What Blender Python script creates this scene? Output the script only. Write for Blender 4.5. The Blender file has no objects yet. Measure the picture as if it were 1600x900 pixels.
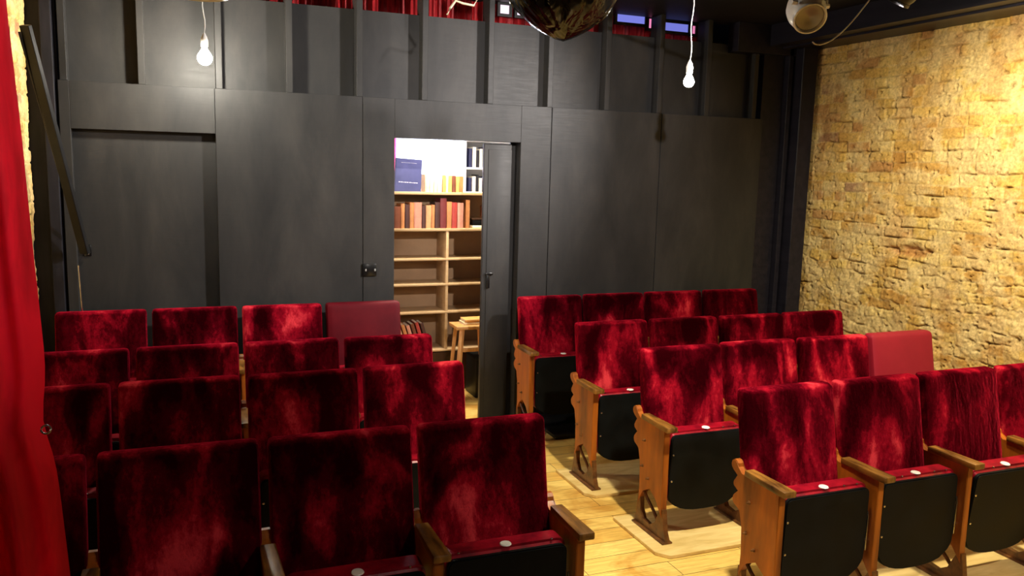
import bpy, bmesh, math, random
import numpy as np
from mathutils import Vector, Matrix
random.seed(7)
C = bpy.context.scene.collection
S = bpy.context.scene
PI = math.pi

# ------------------------------------------------------------ camera
cam_d = bpy.data.cameras.new('camera'); cam = bpy.data.objects.new('camera', cam_d); C.objects.link(cam)
S.camera = cam
cam_d.sensor_width = 36.0; cam_d.lens = 1294.0 * 36.0 / 1600.0; cam_d.clip_start = 0.05
F = Vector((0.36542893, 0.91974201, -0.14330504)); R = Vector((0.9304033, -0.36561446, 0.02599565)); U = Vector((0.02848511, 0.14283104, 0.9893371))
CAMZ = 1.863
cam.matrix_world = Matrix(((R.x, U.x, -F.x, 0), (R.y, U.y, -F.y, 0), (R.z, U.z, -F.z, CAMZ), (0, 0, 0, 1)))

# ------------------------------------------------------------ world, exposure, lights
W = bpy.data.worlds.new('world'); S.world = W; W.use_nodes = True
W.node_tree.nodes['Background'].inputs[0].default_value = (0.55, 0.6, 0.8, 1)
W.node_tree.nodes['Background'].inputs[1].default_value = 0.05
S.view_settings.view_transform = 'Standard'
S.view_settings.look = 'None'
S.view_settings.exposure = 0.0
S.view_settings.gamma = 1.0
S.view_settings.use_curve_mapping = False

def lamp(name, kind, loc, power, color, size=0.05, target=None, angle=70, blend=0.6, sy=None):
    d = bpy.data.lights.new(name, kind); d.energy = power; d.color = color
    if kind == 'AREA':
        d.size = size
        if sy: d.shape = 'RECTANGLE'; d.size_y = sy
    else:
        d.shadow_soft_size = size
    if kind == 'SPOT':
        d.spot_size = math.radians(angle); d.spot_blend = blend
    o = bpy.data.objects.new(name, d); C.objects.link(o); o.location = loc
    if target is not None:
        o.rotation_euler = (Vector(target) - Vector(loc)).to_track_quat('-Z', 'Y').to_euler()
    return o
WARM = (1.0, 0.86, 0.62)
lamp('stage_spot', 'SPOT', (1.95, 2.55, 2.95), 460, (1.0, 0.90, 0.68), 0.05, (1.9, 3.65, 0.0), 66, 0.8)
lamp('house_flood', 'SPOT', (3.0, 0.6, 2.85), 210, (1.0, 0.88, 0.72), 0.05, (2.9, 2.9, 0.3), 62, 0.7)
lamp('front_wash', 'SPOT', (1.8, -0.8, 2.85), 105, (1.0, 0.9, 0.8), 0.06, (1.1, 3.2, 0.7), 66, 0.8)
lamp('batten_spot', 'SPOT', (1.44, 1.5, 2.895), 700, (1.0, 0.92, 0.88), 0.03, (2.4, 5.5, 2.0), 45, 1.0)
lamp('wall_lantern', 'SPOT', (3.45, 3.36, 2.70), 900, (1.0, 0.94, 0.90), 0.06, (1.1, 5.5, 1.95), 72, 1.0)
lamp('brick_flood', 'SPOT', (3.35, 2.75, 2.72), 350, (1.0, 0.87, 0.58), 0.05, (4.75, 3.15, 1.15), 128, 0.7)
lamp('side_flood', 'SPOT', (1.2, 1.50, 2.80), 130, (1.0, 0.85, 0.85), 0.05, (-0.36, 1.82, 2.0), 42, 1.0)
lamp('shop_ceiling_light', 'AREA', (2.1, 6.10, 2.60), 85, (1.0, 0.88, 0.70), 0.6, (2.1, 6.3, 0))
lamp('shop_window_light', 'AREA', (2.3, 8.05, 1.9), 110, (0.7, 0.78, 1.0), 1.2, (2.1, 6.0, 1.5), sy=0.9)

# ------------------------------------------------------------ materials
def mat(name, col=(0.5, 0.5, 0.5), rough=0.5, metal=0.0, spec=0.5):
    m = bpy.data.materials.new(name); m.use_nodes = True
    b = m.node_tree.nodes['Principled BSDF']
    b.inputs['Base Color'].default_value = (*col, 1); b.inputs['Roughness'].default_value = rough
    b.inputs['Metallic'].default_value = metal; b.inputs['Specular IOR Level'].default_value = spec
    return m, m.node_tree.nodes, m.node_tree.links, b
def coords(n, l, scale=(1, 1, 1), use_random=False, src='Object'):
    tc = n.new('ShaderNodeTexCoord'); mp = n.new('ShaderNodeMapping'); mp.inputs['Scale'].default_value = scale
    l.new(tc.outputs[src], mp.inputs['Vector'])
    if use_random:
        oi = n.new('ShaderNodeObjectInfo'); mu = n.new('ShaderNodeVectorMath'); mu.operation = 'SCALE'
        mu.inputs[0].default_value = (37, 19, 23); l.new(oi.outputs['Random'], mu.inputs['Scale'])
        l.new(mu.outputs[0], mp.inputs['Location'])
    return mp.outputs[0]
def noise(n, l, vec, scale, detail=4, rough=0.55, dist=0.0):
    t = n.new('ShaderNodeTexNoise'); t.inputs['Scale'].default_value = scale; t.inputs['Detail'].default_value = detail
    t.inputs['Roughness'].default_value = rough; t.inputs['Distortion'].default_value = dist
    l.new(vec, t.inputs['Vector']); return t.outputs['Fac']
def ramp(n, l, fac, stops):
    r = n.new('ShaderNodeValToRGB'); e = r.color_ramp.elements
    e[0].position, e[0].color = stops[0][0], (*stops[0][1], 1)
    e[1].position, e[1].color = stops[-1][0], (*stops[-1][1], 1)
    for p, c in stops[1:-1]:
        k = e.new(p); k.color = (*c, 1)
    l.new(fac, r.inputs['Fac']); return r.outputs['Color']
def bump(n, l, b, h, strength, dist=0.01):
    k = n.new('ShaderNodeBump'); k.inputs['Strength'].default_value = strength; k.inputs['Distance'].default_value = dist
    l.new(h, k.inputs['Height']); l.new(k.outputs[0], b.inputs['Normal'])
def noisy(name, c0, c1, scale=6, rough=0.5, stretch=(1, 1, 1), bumps=0.15, metal=0.0, rnd=True, spec=0.5, dist=0.0, rr=None):
    m, n, l, b = mat(name, c0, rough, metal, spec)
    v = coords(n, l, stretch, rnd); f = noise(n, l, v, scale, 5, 0.6, dist)
    l.new(ramp(n, l, f, [(0.3, c0), (0.7, c1)]), b.inputs['Base Color'])
    if bumps: bump(n, l, b, noise(n, l, v, scale * 4, 4), bumps, 0.004)
    if rr:
        mr = n.new('ShaderNodeMapRange'); mr.inputs['To Min'].default_value = rr[0]; mr.inputs['To Max'].default_value = rr[1]
        l.new(f, mr.inputs['Value']); l.new(mr.outputs[0], b.inputs['Roughness'])
    return m

def velvet(name, wrinkle=0.0):
    m, n, l, b = mat(name, (0.2, 0.0, 0.02), 0.5)
    def mt(op, a, c=None, d=None, clamp=False):
        k = n.new('ShaderNodeMath'); k.operation = op; k.use_clamp = clamp
        for i, q in enumerate((a, c, d)):
            if q is None: continue
            if isinstance(q, (int, float)): k.inputs[i].default_value = q
            else: l.new(q, k.inputs[i])
        return k.outputs[0]
    v = coords(n, l, (1, 1, 0.40), True)
    big = noise(n, l, v, 6.5, 3, 0.5, 0.5)
    fine = noise(n, l, coords(n, l, (1, 1, 0.55), True), 60, 6, 0.75, 0.3)
    tc = n.new('ShaderNodeTexCoord'); sp = n.new('ShaderNodeSeparateXYZ'); l.new(tc.outputs['Object'], sp.inputs[0])
    X, Z = sp.outputs[0], sp.outputs[2]
    # bright sheen painted into the colour, low on the left and along edges
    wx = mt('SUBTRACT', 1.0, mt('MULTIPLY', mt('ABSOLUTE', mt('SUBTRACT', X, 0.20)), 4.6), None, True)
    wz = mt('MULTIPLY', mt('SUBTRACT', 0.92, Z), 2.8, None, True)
    nap_sheen = mt('MULTIPLY', wx, wz)
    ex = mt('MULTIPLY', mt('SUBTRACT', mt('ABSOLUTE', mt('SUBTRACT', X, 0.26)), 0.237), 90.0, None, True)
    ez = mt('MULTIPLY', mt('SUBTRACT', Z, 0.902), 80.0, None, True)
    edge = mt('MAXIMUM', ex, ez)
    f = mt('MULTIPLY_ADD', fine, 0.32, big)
    f = mt('MULTIPLY_ADD', nap_sheen, 0.20, f)
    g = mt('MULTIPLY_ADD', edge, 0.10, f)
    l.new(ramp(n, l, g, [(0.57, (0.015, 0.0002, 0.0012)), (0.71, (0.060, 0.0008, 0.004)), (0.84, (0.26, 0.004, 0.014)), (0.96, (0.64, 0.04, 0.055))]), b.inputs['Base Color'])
    b.inputs['Sheen Weight'].default_value = 0.7; b.inputs['Sheen Roughness'].default_value = 0.28
    b.inputs['Sheen Tint'].default_value = (1.0, 0.03, 0.08, 1)
    b.inputs['Roughness'].default_value = 0.6; b.inputs['Specular IOR Level'].default_value = 0.0
    b.inputs['Specular Tint'].default_value = (1, 0.2, 0.25, 1)
    h = f
    if wrinkle:
        w = noise(n, l, coords(n, l, (1, 1, 0.14), True), 17, 2, 0.5, 0.5)
        h = mt('MULTIPLY_ADD', w, wrinkle, h)
    bump(n, l, b, h, 0.7, 0.02)
    return m
M = {}
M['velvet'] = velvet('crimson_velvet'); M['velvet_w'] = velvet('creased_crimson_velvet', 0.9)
M['vinyl'] = noisy('smooth_red_cloth', (0.19, 0.005, 0.017), (0.25, 0.009, 0.024), 3, 0.5, bumps=0.02, spec=0.25)
M['vinyl_dull'] = noisy('dull_red_cloth', (0.07, 0.001, 0.005), (0.11, 0.003, 0.008), 5, 0.6, bumps=0.02, spec=0.12)
M['rim'] = noisy('red_seat_cloth', (0.12, 0.001, 0.008), (0.4, 0.006, 0.02), 14, 0.3, bumps=0.2)
M['black_board'] = noisy('black_painted_board', (0.002, 0.0025, 0.003), (0.006, 0.0075, 0.008), 7, 0.5, rr=(0.4, 0.6), bumps=0.05, spec=0.12)
M['dark_wood'] = noisy('dark_wood', (0.03, 0.012, 0.005), (0.07, 0.028, 0.01), 8, 0.4, (1, 1, 0.15))
M['frame_wood'] = noisy('varnished_frame_wood', (0.11, 0.024, 0.002), (0.50, 0.135, 0.007), 9, 0.38, (2, 1, 0.18), 0.2, rr=(0.3, 0.6))
M['arm_wood'] = noisy('worn_arm_wood', (0.03, 0.010, 0.003), (0.34, 0.15, 0.022), 16, 0.3, (2.5, 0.4, 1), 0.15, rr=(0.22, 0.6))
M['iron'] = noisy('brown_painted_iron', (0.05, 0.018, 0.006), (0.2, 0.08, 0.02), 22, 0.35, bumps=0.3, metal=0.2)
M['steel'] = mat('bright_steel', (0.6, 0.58, 0.55), 0.25, 1.0)[0]
M['disc'] = mat('white_enamel', (0.85, 0.84, 0.8), 0.25)[0]
M['white_plastic'] = mat('white_plastic', (0.8, 0.8, 0.78), 0.35)[0]
M['black_plastic'] = mat('black_plastic', (0.006, 0.006, 0.006), 0.25)[0]
M['black_metal'] = noisy('black_metal', (0.006, 0.006, 0.007), (0.013, 0.013, 0.013), 10, 0.4, bumps=0.05, spec=0.2)
M['white_metal'] = noisy('white_painted_metal', (0.75, 0.76, 0.8), (0.85, 0.86, 0.9), 10, 0.3, bumps=0.03)

def black_wall():
    m, n, l, b = mat('black_painted_plywood', (0.02, 0.02, 0.02), 0.5, 0, 0.16)
    v = coords(n, l, (1, 1, 0.35)); f = noise(n, l, v, 3.2, 6, 0.65, 0.3)
    l.new(ramp(n, l, f, [(0.3, (0.020, 0.020, 0.0205)), (0.5, (0.029, 0.0282, 0.0275)), (0.72, (0.045, 0.042, 0.039))]), b.inputs['Base Color'])
    v2 = coords(n, l, (0.6, 1, 6)); g = noise(n, l, v2, 14, 5, 0.6)
    mr = n.new('ShaderNodeMapRange'); mr.inputs['To Min'].default_value = 0.38; mr.inputs['To Max'].default_value = 0.6
    l.new(g, mr.inputs['Value']); l.new(mr.outputs[0], b.inputs['Roughness'])
    bump(n, l, b, g, 0.12, 0.004); return m
M['wall'] = black_wall()
M['ceiling'] = noisy('black_ceiling_paint', (0.008, 0.008, 0.011), (0.018, 0.017, 0.022), 4, 0.5, (6, 0.5, 1), 0.1, rnd=False, spec=0.2)
M['beam'] = noisy('navy_black_paint', (0.008, 0.008, 0.015), (0.02, 0.018, 0.028), 5, 0.42, (4, 0.4, 4), 0.15, rnd=False, spec=0.25)

def brick_mat():
    m, n, l, b = mat('yellow_stock_brick', (0.6, 0.4, 0.15), 0.85, 0, 0.2)
    a = n.new('ShaderNodeVertexColor'); a.layer_name = 'clay'
    v = coords(n, l); f = noise(n, l, v, 60, 6, 0.7)
    mx = n.new('ShaderNodeMixRGB'); mx.blend_type = 'MULTIPLY'; mx.inputs[0].default_value = 1.0
    l.new(a.outputs[0], mx.inputs[1]); l.new(ramp(n, l, f, [(0.3, (0.6, 0.55, 0.5)), (0.6, (1.05, 1.03, 1.0))]), mx.inputs[2])
    l.new(mx.outputs[0], b.inputs['Base Color']); bump(n, l, b, f, 0.5, 0.006); return m
M['brick'] = brick_mat()

def floor_mat():
    m, n, l, b = mat('yellow_pine_boards', (0.7, 0.45, 0.1), 0.4)
    v = coords(n, l, (1, 1, 1))
    br = n.new('ShaderNodeTexBrick'); br.inputs['Scale'].default_value = 1.0; br.inputs['Brick Width'].default_value = 0.85
    br.inputs['Row Height'].default_value = 0.14; br.inputs['Mortar Size'].default_value = 0.0018; br.inputs['Bias'].default_value = -0.25
    br.inputs['Color1'].default_value = (0.90, 0.66, 0.20, 1); br.inputs['Color2'].default_value = (0.74, 0.44, 0.09, 1)
    br.inputs['Mortar'].default_value = (0.12, 0.06, 0.015, 1); l.new(v, br.inputs['Vector'])
    g = noise(n, l, coords(n, l, (1.2, 14, 1)), 5, 6, 0.65, 0.4)
    st = noise(n, l, v, 2.3, 4, 0.6, 0.8)
    mx = n.new('ShaderNodeMixRGB'); mx.blend_type = 'MULTIPLY'; mx.inputs[0].default_value = 0.75
    l.new(br.outputs['Color'], mx.inputs[1]); l.new(ramp(n, l, g, [(0.3, (0.62, 0.5, 0.32)), (0.6, (1, 0.98, 0.92))]), mx.inputs[2])
    m2 = n.new('ShaderNodeMixRGB'); m2.blend_type = 'MULTIPLY'; m2.inputs[0].default_value = 0.8
    l.new(mx.outputs[0], m2.inputs[1]); l.new(ramp(n, l, st, [(0.36, (0.6, 0.42, 0.22)), (0.5, (1, 1, 1))]), m2.inputs[2])
    l.new(m2.outputs[0], b.inputs['Base Color'])
    mr = n.new('ShaderNodeMapRange'); mr.inputs['To Min'].default_value = 0.25; mr.inputs['To Max'].default_value = 0.5
    l.new(g, mr.inputs['Value']); l.new(mr.outputs[0], b.inputs['Roughness']); bump(n, l, b, g, 0.1, 0.003); return m
M['floor'] = floor_mat()
M['ply'] = noisy('pale_plywood', (0.62, 0.42, 0.13), (0.88, 0.68, 0.30), 5, 0.45, (0.6, 3, 1), 0.1, dist=1.0)

def emit(name, col, s):
    m = bpy.data.materials.new(name); m.use_nodes = True; n = m.node_tree.nodes; n.clear()
    e = n.new('ShaderNodeEmission'); e.inputs[0].default_value = (*col, 1); e.inputs[1].default_value = s
    o = n.new('ShaderNodeOutputMaterial'); m.node_tree.links.new(e.outputs[0], o.inputs[0]); return m

# ------------------------------------------------------------ mesh helpers
def box(bm, x0, x1, y0, y1, z0, z1, bev=0.0, seg=2, rot=None, piv=None):
    r = bmesh.ops.create_cube(bm, size=1.0); vs = r['verts']
    bmesh.ops.scale(bm, vec=(x1 - x0, y1 - y0, z1 - z0), verts=vs)
    bmesh.ops.translate(bm, vec=((x0 + x1) / 2, (y0 + y1) / 2, (z0 + z1) / 2), verts=vs)
    if bev:
        es = list({e for v in vs for e in v.link_edges})
        r = bmesh.ops.bevel(bm, geom=es, offset=bev, segments=seg, affect='EDGES', profile=0.5)
        vs = list({v for f in r['faces'] for v in f.verts} | {v for v in vs if v.is_valid})
    if rot is not None:
        bmesh.ops.rotate(bm, cent=piv or ((x0 + x1) / 2, (y0 + y1) / 2, (z0 + z1) / 2), matrix=rot, verts=vs)
    return vs
def tube(bm, pts, r, n=8, closed=False):
    pts = [Vector(p) for p in pts]; rings = []
    for i, p in enumerate(pts):
        a = pts[i - 1] if (i or closed) else p; b = pts[(i + 1) % len(pts)] if (i < len(pts) - 1 or closed) else p
        t = (b - a).normalized(); up = Vector((0, 0, 1)) if abs(t.z) < 0.9 else Vector((1, 0, 0))
        u = t.cross(up).normalized(); w = t.cross(u)
        rr = r[i] if isinstance(r, (list, tuple)) else r
        rings.append([bm.verts.new(p + (u * math.cos(k * 2 * PI / n) + w * math.sin(k * 2 * PI / n)) * rr) for k in range(n)])
    m = len(rings)
    for i in range(m if closed else m - 1):
        A, B = rings[i], rings[(i + 1) % m]
        for k in range(n): bm.faces.new((A[k], A[(k + 1) % n], B[(k + 1) % n], B[k]))
    if not closed:
        bm.faces.new(rings[0][::-1]); bm.faces.new(rings[-1])
def lathe(bm, prof, n=24, mx=None):
    rings = []
    for r, z in prof:
        ring = [bm.verts.new(((r + 1e-5) * math.cos(2 * PI * k / n), (r + 1e-5) * math.sin(2 * PI * k / n), z)) for k in range(n)]
        if mx is not None:
            for v in ring: v.co = mx @ v.co
        rings.append(ring)
    for A, B in zip(rings, rings[1:]):
        for k in range(n): bm.faces.new((A[k], A[(k + 1) % n], B[(k + 1) % n], B[k]))
    bm.faces.new(rings[0][::-1]); bm.faces.new(rings[-1])
def prism(bm, poly, axis, a, b):
    """poly of 2-D points extruded along axis between a and b"""
    def P(u, v, w): return {'x': (w, u, v), 'y': (u, w, v), 'z': (u, v, w)}[axis]
    A = [bm.verts.new(P(u, v, a)) for u, v in poly]; B = [bm.verts.new(P(u, v, b)) for u, v in poly]
    n = len(poly); fs = [bm.faces.new(A[::-1]), bm.faces.new(B)]
    for k in range(n): fs.append(bm.faces.new((A[k], A[(k + 1) % n], B[(k + 1) % n], B[k])))
    return A + B, fs
def obj(name, bm, m, parent=None, smooth=True, loc=None):
    bmesh.ops.recalc_face_normals(bm, faces=bm.faces)
    me = bpy.data.meshes.new(name); bm.to_mesh(me); bm.free()
    me.materials.append(m)
    if smooth:
        me.polygons.foreach_set('use_smooth', [True] * len(me.polygons))
        try: me.set_sharp_from_angle(angle=math.radians(40))
        except Exception: pass
    o = bpy.data.objects.new(name, me); C.objects.link(o)
    if parent: o.parent = parent
    if loc: o.location = loc
    return o
def tag(o, label, cat, group=None, kind=None):
    o['label'] = label; o['category'] = cat
    if group: o['group'] = group
    if kind: o['kind'] = kind
    return o
def thing(name, label, cat, loc=(0, 0, 0), rotz=0, group=None):
    o = bpy.data.objects.new(name, None); C.objects.link(o); o.location = loc; o.rotation_euler = (0, 0, rotz)
    o.empty_display_size = 0.1
    return tag(o, label, cat, group)
def struct(name, bm, m, label=None, cat=None, smooth=False):
    o = obj(name, bm, m, None, smooth); o['kind'] = 'structure'
    o['label'] = label or name.replace('_', ' '); o['category'] = cat or name.split('_')[0]
    return o
B = bmesh.new

# ------------------------------------------------------------ brick walls (real relief)
def h2(ix, iy, s=0):
    ix = ix.astype(np.int64); iy = iy.astype(np.int64)
    k = (ix * 374761393 + iy * 668265263 + s * 2147483647 + 12345) & 0xFFFFFFFF
    k = ((k ^ (k >> 13)) * 1274126177) & 0xFFFFFFFF; k = k ^ (k >> 16)
    return (k & 0xFFFF) / 65535.0
def vn(x, y, s=0):
    ix = np.floor(x); iy = np.floor(y); fx = x - ix; fy = y - iy
    fx = fx * fx * (3 - 2 * fx); fy = fy * fy * (3 - 2 * fy)
    return (h2(ix, iy, s) * (1 - fx) + h2(ix + 1, iy, s) * fx) * (1 - fy) + (h2(ix, iy + 1, s) * (1 - fx) + h2(ix + 1, iy + 1, s) * fx) * fy
def fbm(x, y, o=4, s=0):
    r = 0; a = 0.5; t = 0
    for k in range(o):
        r = r + a * vn(x * 2 ** k, y * 2 ** k, s + k * 7); t += a; a *= 0.55
    return r / t
def brick_wall(name, X, ys, zs, side, seed, label):
    Y, Z = np.meshgrid(ys, zs, indexing='ij')
    low = np.clip((1.45 - Z) / 0.35, 0, 1) * 0.9                      # rougher rubble-like work low down
    wy = (fbm(Y * 6, Z * 6, 3, seed) - 0.5) * (0.02 + 0.07 * low); wz = (fbm(Y * 4 + 9, Z * 5, 3, seed + 3) - 0.5) * (0.022 + 0.075 * low)
    y = Y + wy; z = Z + wz
    H = 0.076; Lb = 0.225
    row = np.floor(z / H); off = np.where(row % 2 == 0, 0.0, 0.5) + h2(row, row * 0, 5) * 0.2
    q = y / Lb + off; col = np.floor(q)
    head = h2(row, row * 0 + 3, 8) > 0.62                                   # header courses
    q2 = q * 2; col = np.where(head, np.floor(q2) + 500, col)
    fx = np.where(head, (q2 - np.floor(q2)) * Lb / 2, (q - np.floor(q)) * Lb); wx = np.where(head, Lb / 2, Lb)
    fz = (z / H - row) * H
    d = np.minimum(np.minimum(fx, wx - fx), np.minimum(fz, H - fz))
    jm = fbm(Y * 9, Z * 22, 3, seed + 11)
    depth = 0.002 + 0.030 * np.clip((jm - 0.50) * 4.0, 0, 1) ** 1.2              # mostly flush, here and there raked out
    joint = np.clip(1 - d / 0.0075, 0, 1)
    hgt = -depth * joint ** 0.7
    hgt += (h2(row, col, 21) - 0.5) * 0.011 * (1 - joint)
    hgt += (fbm(Y * 28, Z * 28, 4, seed + 5) - 0.5) * (0.012 + 0.012 * low)
    hgt += (fbm(Y * 3, Z * 3, 2, seed + 6) - 0.5) * 0.03
    pits = np.clip((fbm(Y * 34, Z * 44, 2, seed + 31) - 0.74) * 9, 0, 1); hgt -= 0.02 * pits
    # a broken-out hole
    hy, hz = (4.36, 1.36); hole = np.clip(1.3 - np.hypot((Y - hy) / 0.14, (Z - hz) / 0.045) + (jm - 0.5) * 1.5, 0, 1) if side > 0 else 0 * Y
    hgt -= 0.035 * hole
    # albedo
    pal = np.array([(0.76, 0.56, 0.20), (0.80, 0.62, 0.26), (0.70, 0.48, 0.14), (0.76, 0.55, 0.18), (0.62, 0.38, 0.11), (0.60, 0.36, 0.14), (0.48, 0.30, 0.17)])
    brown = np.clip((Z - 1.75) * 0.9 + (Y - 4.2) * 0.5 + (fbm(Y * 2.2, Z * 2.2, 3, 77) - 0.5) * 1.6, 0, 1)
    rnd = h2(row, col, 33); idx = np.clip((rnd * 5.2).astype(int) + (rnd + brown * 0.5 > 1.22) * 1, 0, 6)
    colr = pal[idx]
    mort = np.array((0.76, 0.60, 0.30))
    smear = np.clip((fbm(Y * 7, Z * 9, 4, seed + 41) - 0.40) * 5, 0, 1)[..., None] * 0.85
    colr = colr * (1 - smear) + mort * smear
    jn = (joint[..., None] > 0.2) * (1 - np.clip(depth / 0.02, 0, 1))[..., None] * 0.6
    colr = colr * (1 - jn) + mort * jn
    dirt = np.clip((fbm(Y * 5, Z * 5, 4, seed + 51) - 0.5) * 3 + brown * 0.35, 0, 1)[..., None] * 0.45
    colr = colr * (1 - dirt) + colr * np.array((0.62, 0.40, 0.24)) * dirt
    joint_shade = np.clip((jm - 0.5) * 4, 0, 1) * joint
    colr = colr * (1 - 0.75 * joint_shade[..., None]) * (1 - 0.5 * pits[..., None])  # shade inside open joints and pits painted into the brick colour
    colr = colr * (0.82 + 0.36 * fbm(Y * 45, Z * 60, 3, seed + 61))[..., None]
    streak = np.clip((fbm(Y * 7, Z * 1.4, 3, seed + 71) - 0.5) * 4 + brown * 0.5 - 0.2, 0, 1)[..., None] * 0.4
    colr = colr * (1 - streak) + colr * np.array((0.72, 0.50, 0.32)) * streak
    red = np.clip(hole * 1.2, 0, 1)[..., None] * 0.6
    colr = colr * (1 - red) + np.array((0.4, 0.13, 0.05)) * red
    ny, nz = Y.shape
    co = np.stack([X - side * hgt, Y, Z], -1).reshape(-1, 3)
    i = np.arange(ny * nz).reshape(ny, nz)
    f = np.stack([i[:-1, :-1], i[1:, :-1], i[1:, 1:], i[:-1, 1:]], -1).reshape(-1, 4)
    if side > 0: f = f[:, ::-1]
    me = bpy.data.meshes.new(name); me.vertices.add(len(co)); me.vertices.foreach_set('co', co.ravel().astype(np.float32))
    me.loops.add(f.size); me.loops.foreach_set('vertex_index', f.ravel().astype(np.int32))
    me.polygons.add(len(f)); me.polygons.foreach_set('loop_start', np.arange(0, f.size, 4, dtype=np.int32))
    try: me.polygons.foreach_set('loop_total', np.full(len(f), 4, dtype=np.int32))
    except Exception: pass
    me.update(calc_edges=True)
    ca = me.color_attributes.new('clay', 'FLOAT_COLOR', 'POINT')
    ca.data.foreach_set('color', np.concatenate([colr.reshape(-1, 3), np.ones((len(co), 1))], 1).ravel().astype(np.float32))
    me.polygons.foreach_set('use_smooth', [True] * len(f)); me.materials.append(M['brick'])
    o = bpy.data.objects.new(name, me); C.objects.link(o); o['kind'] = 'structure'; o['label'] = label; o['category'] = 'wall'
    return o
XL, XR, YW, ZC = -0.80, 4.72, 5.52, 3.02
brick_wall('wall_right', XR + 0.02, np.concatenate([np.arange(-2, 2.6, 0.03), np.arange(2.6, 5.54, 0.007)]), np.concatenate([np.arange(0, 0.55, 0.03), np.arange(0.55, 2.87, 0.0065)]), 1, 3, 'rough yellow brick wall on the right')
brick_wall('wall_left', XL - 0.02, np.concatenate([np.arange(-2, 3.9, 0.03), np.arange(3.9, 5.54, 0.009)]), np.concatenate([np.arange(0, 0.4, 0.03), np.arange(0.4, 3.02, 0.009)]), -1, 40, 'yellow brick wall on the left')

bm = B(); box(bm, XL - 0.2, XR + 0.2, -2, 8.6, -0.1, 0); struct('floor', bm, M['floor'], 'yellow wooden board floor')
bm = B(); box(bm, XL - 0.2, XR + 0.2, -2, YW + 0.16, ZC, ZC + 0.1); struct('ceiling', bm, M['ceiling'], 'black painted ceiling')
bm = B(); box(bm, XL - 0.2, XR + 0.2, -2.1, -2.0, 0, ZC); struct('wall_front', bm, M['ceiling'], 'black wall behind the camera', 'wall')
bm = B(); box(bm, XR - 0.42, XR + 0.1, -2, YW, 2.86, ZC)
box(bm, XR - 0.30, XR - 0.24, -2, YW, 2.845, 2.862, 0.003); struct('trim_1', bm, M['beam'], 'dark beam running above the brick wall', 'trim')

# ------------------------------------------------------------ back wall
ZT = 2.30       # top of the lower boarding
bm = B()
T = 0.11
# doorway 1.325..2.235 wide, 2.04 high ; blind recess -0.60..0.19, 2.01 high
box(bm, -0.66, -0.603, YW, YW + T, 0, ZT, 0.002, 1)
box(bm, -0.603, 0.192, YW, YW + T, 2.025, ZT - 0.001, 0.002, 1)
box(bm, 0.194, 1.106, YW, YW + T, 0, ZT, 0.002, 1)
box(bm, 1.110, 1.322, YW, YW + T, 0, ZT, 0.002, 1)
box(bm, 1.322, 2.232, YW, YW + T, 2.043, ZT - 0.001, 0.002, 1)
box(bm, 2.232, 2.464, YW, YW + T, 0, ZT, 0.002, 1)
box(bm, 2.469, 3.372, YW, YW + T, 0, ZT, 0.002, 1)
box(bm, 3.377, 4.30, YW, YW + T, 0, ZT, 0.002, 1)
struct('wall_back', bm, M['wall'], 'black plywood boarding of the back wall with doorway', 'wall')
bm = B(); box(bm, -0.603, 0.194, YW + 0.055, YW + T, 0, 2.03); struct('door_2', bm, M['wall'], 'blank black panel set in a recess at the left of the back wall', 'door')
# upper recessed boards behind the studs
studs = [-0.63, -0.215, 0.222, 0.645, 1.09, 1.53, 2.0, 2.452, 2.91, 3.355, 3.775, 4.22]
bm = B()
for a, b_ in zip(studs, studs[1:]):
    box(bm, a, b_ - 0.002, YW + 0.10, YW + 0.12, ZT - 0.05, 2.865, 0.001, 1)
struct('wall_back_upper', bm, M['wall'], 'recessed black panels between the studs above the boarding', 'wall')
for i, x in enumerate(studs):
    bm = B(); box(bm, x - 0.020, x + 0.020, YW + 0.012, YW + 0.16, ZT, ZC, 0.003, 1)
    o = struct('trim_%d' % (i + 2), bm, M['wall'], 'black upright stud %s on the upper back wall' % ['at the far left', 'left of the hanging bulb', 'right of the left bulb', 'fourth from the left', 'above the left seam of the doorway panel', 'above the left part of the doorway', 'above the sliding door', 'below the shiny black bag', 'right of the shiny black bag', 'left of the right bulb', 'right of the right bulb', 'at the far right'][i], 'trim')
# left corner post zone
bm = B(); box(bm, XL - 0.03, -0.66, YW + 0.03, YW + T, 0, ZC); box(bm, -0.735, -0.675, YW - 0.02, YW + 0.03, 0, ZC, 0.004)
struct('trim_20', bm, M['ceiling'], 'black corner post beside the left brick wall', 'trim')
# right corner
bm = B(); box(bm, 4.30, XR + 0.1, YW + 0.03, YW + T, 0, ZC); box(bm, 4.56, 4.70, YW - 0.12, YW + 0.03, 0, ZC - 0.01, 0.006); box(bm, 4.50, 4.54, YW - 0.03, YW + 0.03, 0, ZC, 0.003)
struct('trim_21', bm, M['beam'], 'black corner post beside the right brick wall', 'trim')
bm = B(); box(bm, 4.0, XR, YW - 0.03, YW + 0.1, 2.80, ZC, 0.004); struct('trim_22', bm, M['beam'], 'dark bulkhead in the top right corner', 'trim')

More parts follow.
